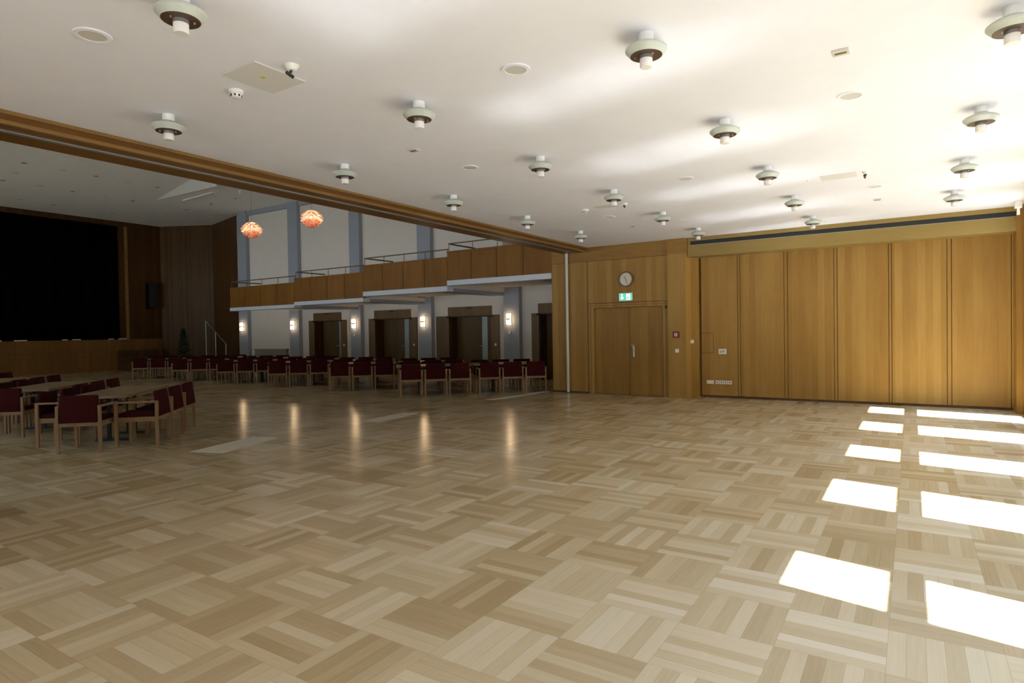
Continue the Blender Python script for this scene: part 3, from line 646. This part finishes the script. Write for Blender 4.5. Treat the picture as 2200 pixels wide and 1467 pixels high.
# copper pendants
def pendant(x, y, z, label):
    t = thing('pendant_lamp', label, 'pendant lamp', (x, y, z), random.uniform(0, 1), 'copper leaf pendant lamps')
    MB().cyl((0, 0, 0.22), (0, 0, ZH-z), 0.003, n=8).cyl((0, 0, ZH-z-0.05), (0, 0, ZH-z), 0.05, n=16).build('cord', M['bronze'], t)
    MB().lathe([(0, 0.13), (0.02, 0.13), (0.035, 0.08), (0.035, 0.03), (0.02, 0.0), (0, 0.0)], 20).build('lit_core', M['bulb'], t, True)
    tiers = [(0.07, 0.235, 0.20, 0.175, 10), (0.10, 0.20, 0.275, 0.115, 12), (0.12, 0.15, 0.31, 0.045, 12), (0.12, 0.085, 0.295, -0.03, 12), (0.11, 0.015, 0.25, -0.10, 12), (0.09, -0.055, 0.185, -0.165, 10), (0.055, -0.12, 0.11, -0.215, 8)]
    for q, (r0, z0, r1, z1, n_) in enumerate(tiers):
        b = bmesh.new()
        for k in range(n_):
            a = 2*math.pi*(k + 0.5*(q % 2))/n_; hw0 = math.pi/n_*0.95; hw1 = math.pi/n_*0.86
            rows = []
            for s_, (rr_, zz_, hw_) in enumerate(((r0, z0, hw0), ((r0+r1)/2, (z0+z1)/2+0.012, hw1), (r1, z1, hw1), (r1*1.0, z1-0.025, hw1*0.75))):
                rows.append([b.verts.new((rr_*math.cos(a+f_*hw_), rr_*math.sin(a+f_*hw_), zz_)) for f_ in (-1, 0, 1)])
            for ra, rb in zip(rows, rows[1:]):
                for j in range(2): b.faces.new((ra[j], ra[j+1], rb[j+1], rb[j]))
        bmesh.ops.solidify(b, geom=list(b.faces), thickness=0.004)
        mb_ = MB(); mb_._add(b); mb_.build('copper_leaves', M['copper'] if q >= 4 else M['copper_lit'], t)
    MB().lathe([(0, -0.20), (0.05, -0.205), (0.045, -0.235), (0, -0.245)], 18).build('bottom_cap', M['copper'], t, True)
    l = bpy.data.lights.new('pendant_light', 'POINT'); l.energy = 38; l.color = (1.0, 0.82, 0.62); l.shadow_soft_size = 0.04
    lo = bpy.data.objects.new('pendant_light', l); C.objects.link(lo); lo.location = (x, y, z+0.09)
pendant(-16.92, 11.6, 4.80, 'lit copper leaf pendant lamp before the leftmost pilasters, left of two')
pendant(-14.15, 11.6, 4.835, 'lit copper leaf pendant lamp nearer the beam, right of two')

# patches of light painted as thin pale pieces on the floor below the beam
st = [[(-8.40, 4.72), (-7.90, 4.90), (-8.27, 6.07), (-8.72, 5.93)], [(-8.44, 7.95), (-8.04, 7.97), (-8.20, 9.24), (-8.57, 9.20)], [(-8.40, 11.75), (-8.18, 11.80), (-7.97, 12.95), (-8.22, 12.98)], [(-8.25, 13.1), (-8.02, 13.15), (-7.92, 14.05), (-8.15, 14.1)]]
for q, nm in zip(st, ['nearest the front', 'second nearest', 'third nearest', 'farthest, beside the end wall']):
    o = MB().prism(q, 'z', 0.0005, 0.004).build('floor_light_patch', M['strip']); tag(o, 'painted light patch on the floor under the beam, ' + nm, 'painted light patch', 'painted light patches under the beam')

# ------------------------------------------------------------------ chairs and tables
def make_chair():
    t = thing('red_armchair', '', 'chair')
    W_, D = 0.262, 0.27
    for sx in (-1, 1):
        MB().box(sx*W_-0.019, sx*W_+0.019, -D-0.022, -D+0.022, 0, 0.655, 0.004).build('leg', M['beech'], t)
        MB().box(sx*W_-0.019, sx*W_+0.019, D-0.022, D+0.022, 0, 0.635, 0.004).build('leg', M['beech'], t)
        MB().box(sx*W_-0.026, sx*W_+0.026, -D-0.01, D+0.035, 0.632, 0.660, 0.007).build('armrest', M['beech'], t)
    f = MB()
    for sx in (-1, 1): f.box(sx*(W_-0.03)-0.012, sx*(W_-0.03)+0.012, -D, D, 0.355, 0.425)
    f.box(-W_, W_, D-0.012, D+0.012, 0.355, 0.425).box(-W_, W_, -D-0.012, -D+0.012, 0.375, 0.425).build('seat_frame', M['beech'], t)
    MB().box(-0.235, 0.235, -0.24, 0.275, 0.425, 0.485, 0.022).build('seat', M['red'], t, True)
    b = MB().box(-0.242, 0.242, -0.028, 0.028, -0.19, 0.19, 0.024, rot=Matrix.Rotation(R(-7), 4, 'X'), at=(0, -0.262, 0.615))
    b.build('backrest', M['red'], t, True)
    return t
def make_table(L=1.9, Wd=0.8):
    t = thing('dining_table', '', 'table')
    MB().box(-L/2, L/2, -Wd/2, Wd/2, 0.705, 0.745, 0.005).build('tabletop', M['tabletop'], t)
    MB().box(-L/2+0.25, L/2-0.25, -0.03, 0.03, 0.66, 0.705).build('under_rail', M['black'], t)
    for s in (-1, 1):
        x = s*(L/2-0.58)
        MB().box(x-0.025, x+0.025, -0.075, -0.03, 0.03, 0.69).box(x-0.025, x+0.025, 0.03, 0.075, 0.03, 0.69).build('column', M['black'], t)
        MB().box(x-0.035, x+0.035, -0.25, 0.25, 0, 0.03, 0.006).build('base', M['black'], t)
        MB().box(x-0.03, x+0.03, -0.28, 0.28, 0.68, 0.705).build('top_bracket', M['black'], t)
    return t
chair0 = make_chair(); table0 = make_table()
ALL = list(bpy.data.objects)
used = {'c': False, 't': False}
def put_chair(x, y, fx, fy, label, group):
    """x, y: middle between the rear legs; (fx, fy): the way it faces"""
    l = math.hypot(fx, fy); fx, fy = fx/l, fy/l; rz = math.atan2(fy, fx) - math.pi/2
    p = (x+fx*0.27, y+fy*0.27, 0)
    if not used['c']: c = chair0; used['c'] = True; c.location = p; c.rotation_euler = (0, 0, rz); c['label'] = label
    else: c = dup(chair0, p, rz, label)
    c['group'] = group; return c
def put_table(x, y, dx, dy, label, group):
    rz = math.atan2(dy, dx)
    if not used['t']: t = table0; used['t'] = True; t.location = (x, y, 0); t.rotation_euler = (0, 0, rz); t['label'] = label
    else: t = dup(table0, (x, y, 0), rz, label)
    t['group'] = group; return t
u = Vector((-0.7071, 0.7071)); w = Vector((-0.7071, -0.7071)); r_ = -w; n_ = u
# near tables on the left
NT = ['rightmost table, left group before the stage', 'second table from right, left group', 'third table from right, left group', 'leftmost table, left group before the stage']
SEAT = ['nearest', 'middle', 'farthest']
for k in range(4):
    off = Vector((-2.58*k, -0.02*k)); P0 = Vector((-9.72, 4.52)) + off
    cen = P0 + u*0.97 + w*0.40
    put_table(cen.x, cen.y, u.x, u.y, 'pale wooden dining table, %s' % NT[k], 'pale tables at the left front')
    A = Vector((-9.53, 4.96)) + off; Bc = Vector((-10.93, 3.97)) + off
    for q in range(3):
        a = A + u*0.66*q; put_chair(a.x, a.y, w.x, w.y, 'red armchair, %s on the right side of the %s' % (SEAT[q], NT[k]), 'red armchairs at the left front tables')
        b_ = Bc + u*0.66*q; put_chair(b_.x, b_.y, r_.x, r_.y, 'red armchair, %s on the left side of the %s' % (SEAT[q], NT[k]), 'red armchairs at the left front tables')
    e = Vector((-9.70, 3.90)) + off
    put_chair(e.x, e.y, u.x, u.y, 'red armchair, back turned, near end of the %s' % NT[k], 'red armchairs at the left front tables')
# far tables under the gallery
gpx = [(935, 15.5), (777, 17.3), (640, 18.9), (526, 20.4), (426, 21.9), (338, 23.5)]
GT = ['rightmost', 'second from right', 'third from right', 'fourth from right', 'fifth from right', 'leftmost']
SD = ['left', 'middle', 'right']
ax, ay = Vector((vx.x, vx.z)), Vector((vy.x, vy.z))
for k, (px, d) in enumerate(gpx):
    lat = (px-1100)/F*d; b0 = Vector((lat*vx.x + d*vx.z, lat*vy.x + d*vy.z))
    for line in (0, 1):
        base = b0 + r_*(1.98*line)
        cen = base + n_*(0.42+0.40)
        row = 'outer' if line == 0 else 'inner'
        put_table(cen.x, cen.y, r_.x, r_.y, 'pale dining table, %s of the %s row under the gallery' % (GT[k], row), 'pale tables under the gallery')
        for q in range(3):
            c = base + r_*0.61*(q-1)
            put_chair(c.x, c.y, n_.x, n_.y, 'red armchair, %s seat, near side of the %s %s table under the gallery' % (SD[q], GT[k], row), 'red armchairs under the gallery')
            c = base + n_*(0.82+0.82) + r_*0.61*(q-1)
            if c.y < 16.4:
                put_chair(c.x, c.y, -n_.x, -n_.y, 'red armchair, %s seat, far side of the %s %s table under the gallery' % (SD[q], GT[k], row), 'red armchairs under the gallery')

# ------------------------------------------------------------------ daylight
GROUND = (2.9, 3.05, 3.35); TREES = (0.5, 0.56, 0.55); SKY = (3.6, 5.1, 7.4)      # sunlit paving, dark trees along the horizon, blue sky
W = bpy.data.worlds.new('daylight'); S.world = W; W.use_nodes = True
nt = W.node_tree; bg = nt.nodes['Background']; bg.inputs[1].default_value = 1.0
tc = N(nt, 'ShaderNodeTexCoord'); sx = N(nt, 'ShaderNodeSeparateXYZ'); nt.links.new(tc.outputs['Generated'], sx.inputs[0])
skyc = ramp(nt, math_node(nt, 'ADD', math_node(nt, 'MULTIPLY', sx.outputs['Z'], 0.5), 0.5), [(0.0, GROUND), (0.478, GROUND), (0.497, TREES), (0.69, TREES), (0.77, SKY), (1.0, SKY)])
nt.links.new(skyc, bg.inputs[0])
sun = bpy.data.lights.new('sun', 'SUN'); sun.energy = 34; sun.angle = R(0.6); sun.color = (1.0, 1.0, 1.0)
so = bpy.data.objects.new('sun', sun); C.objects.link(so)
sd = Vector((-1.0, 0.2, -1.4)); so.rotation_euler = sd.to_track_quat('-Z', 'Y').to_euler(); so.location = (12, -2, 16)

S.cycles.use_denoising = True
S.cycles.max_bounces = 10; S.cycles.diffuse_bounces = 7; S.cycles.glossy_bounces = 4; S.cycles.transparent_max_bounces = 8
S.cycles.sample_clamp_indirect = 0
S.cycles.blur_glossy = 0.0
S.view_settings.view_transform = 'Standard'; S.view_settings.look = 'None'
S.view_settings.exposure = 1.0; S.view_settings.gamma = 1.0
try: S.view_settings.use_curve_mapping = False
except Exception: pass
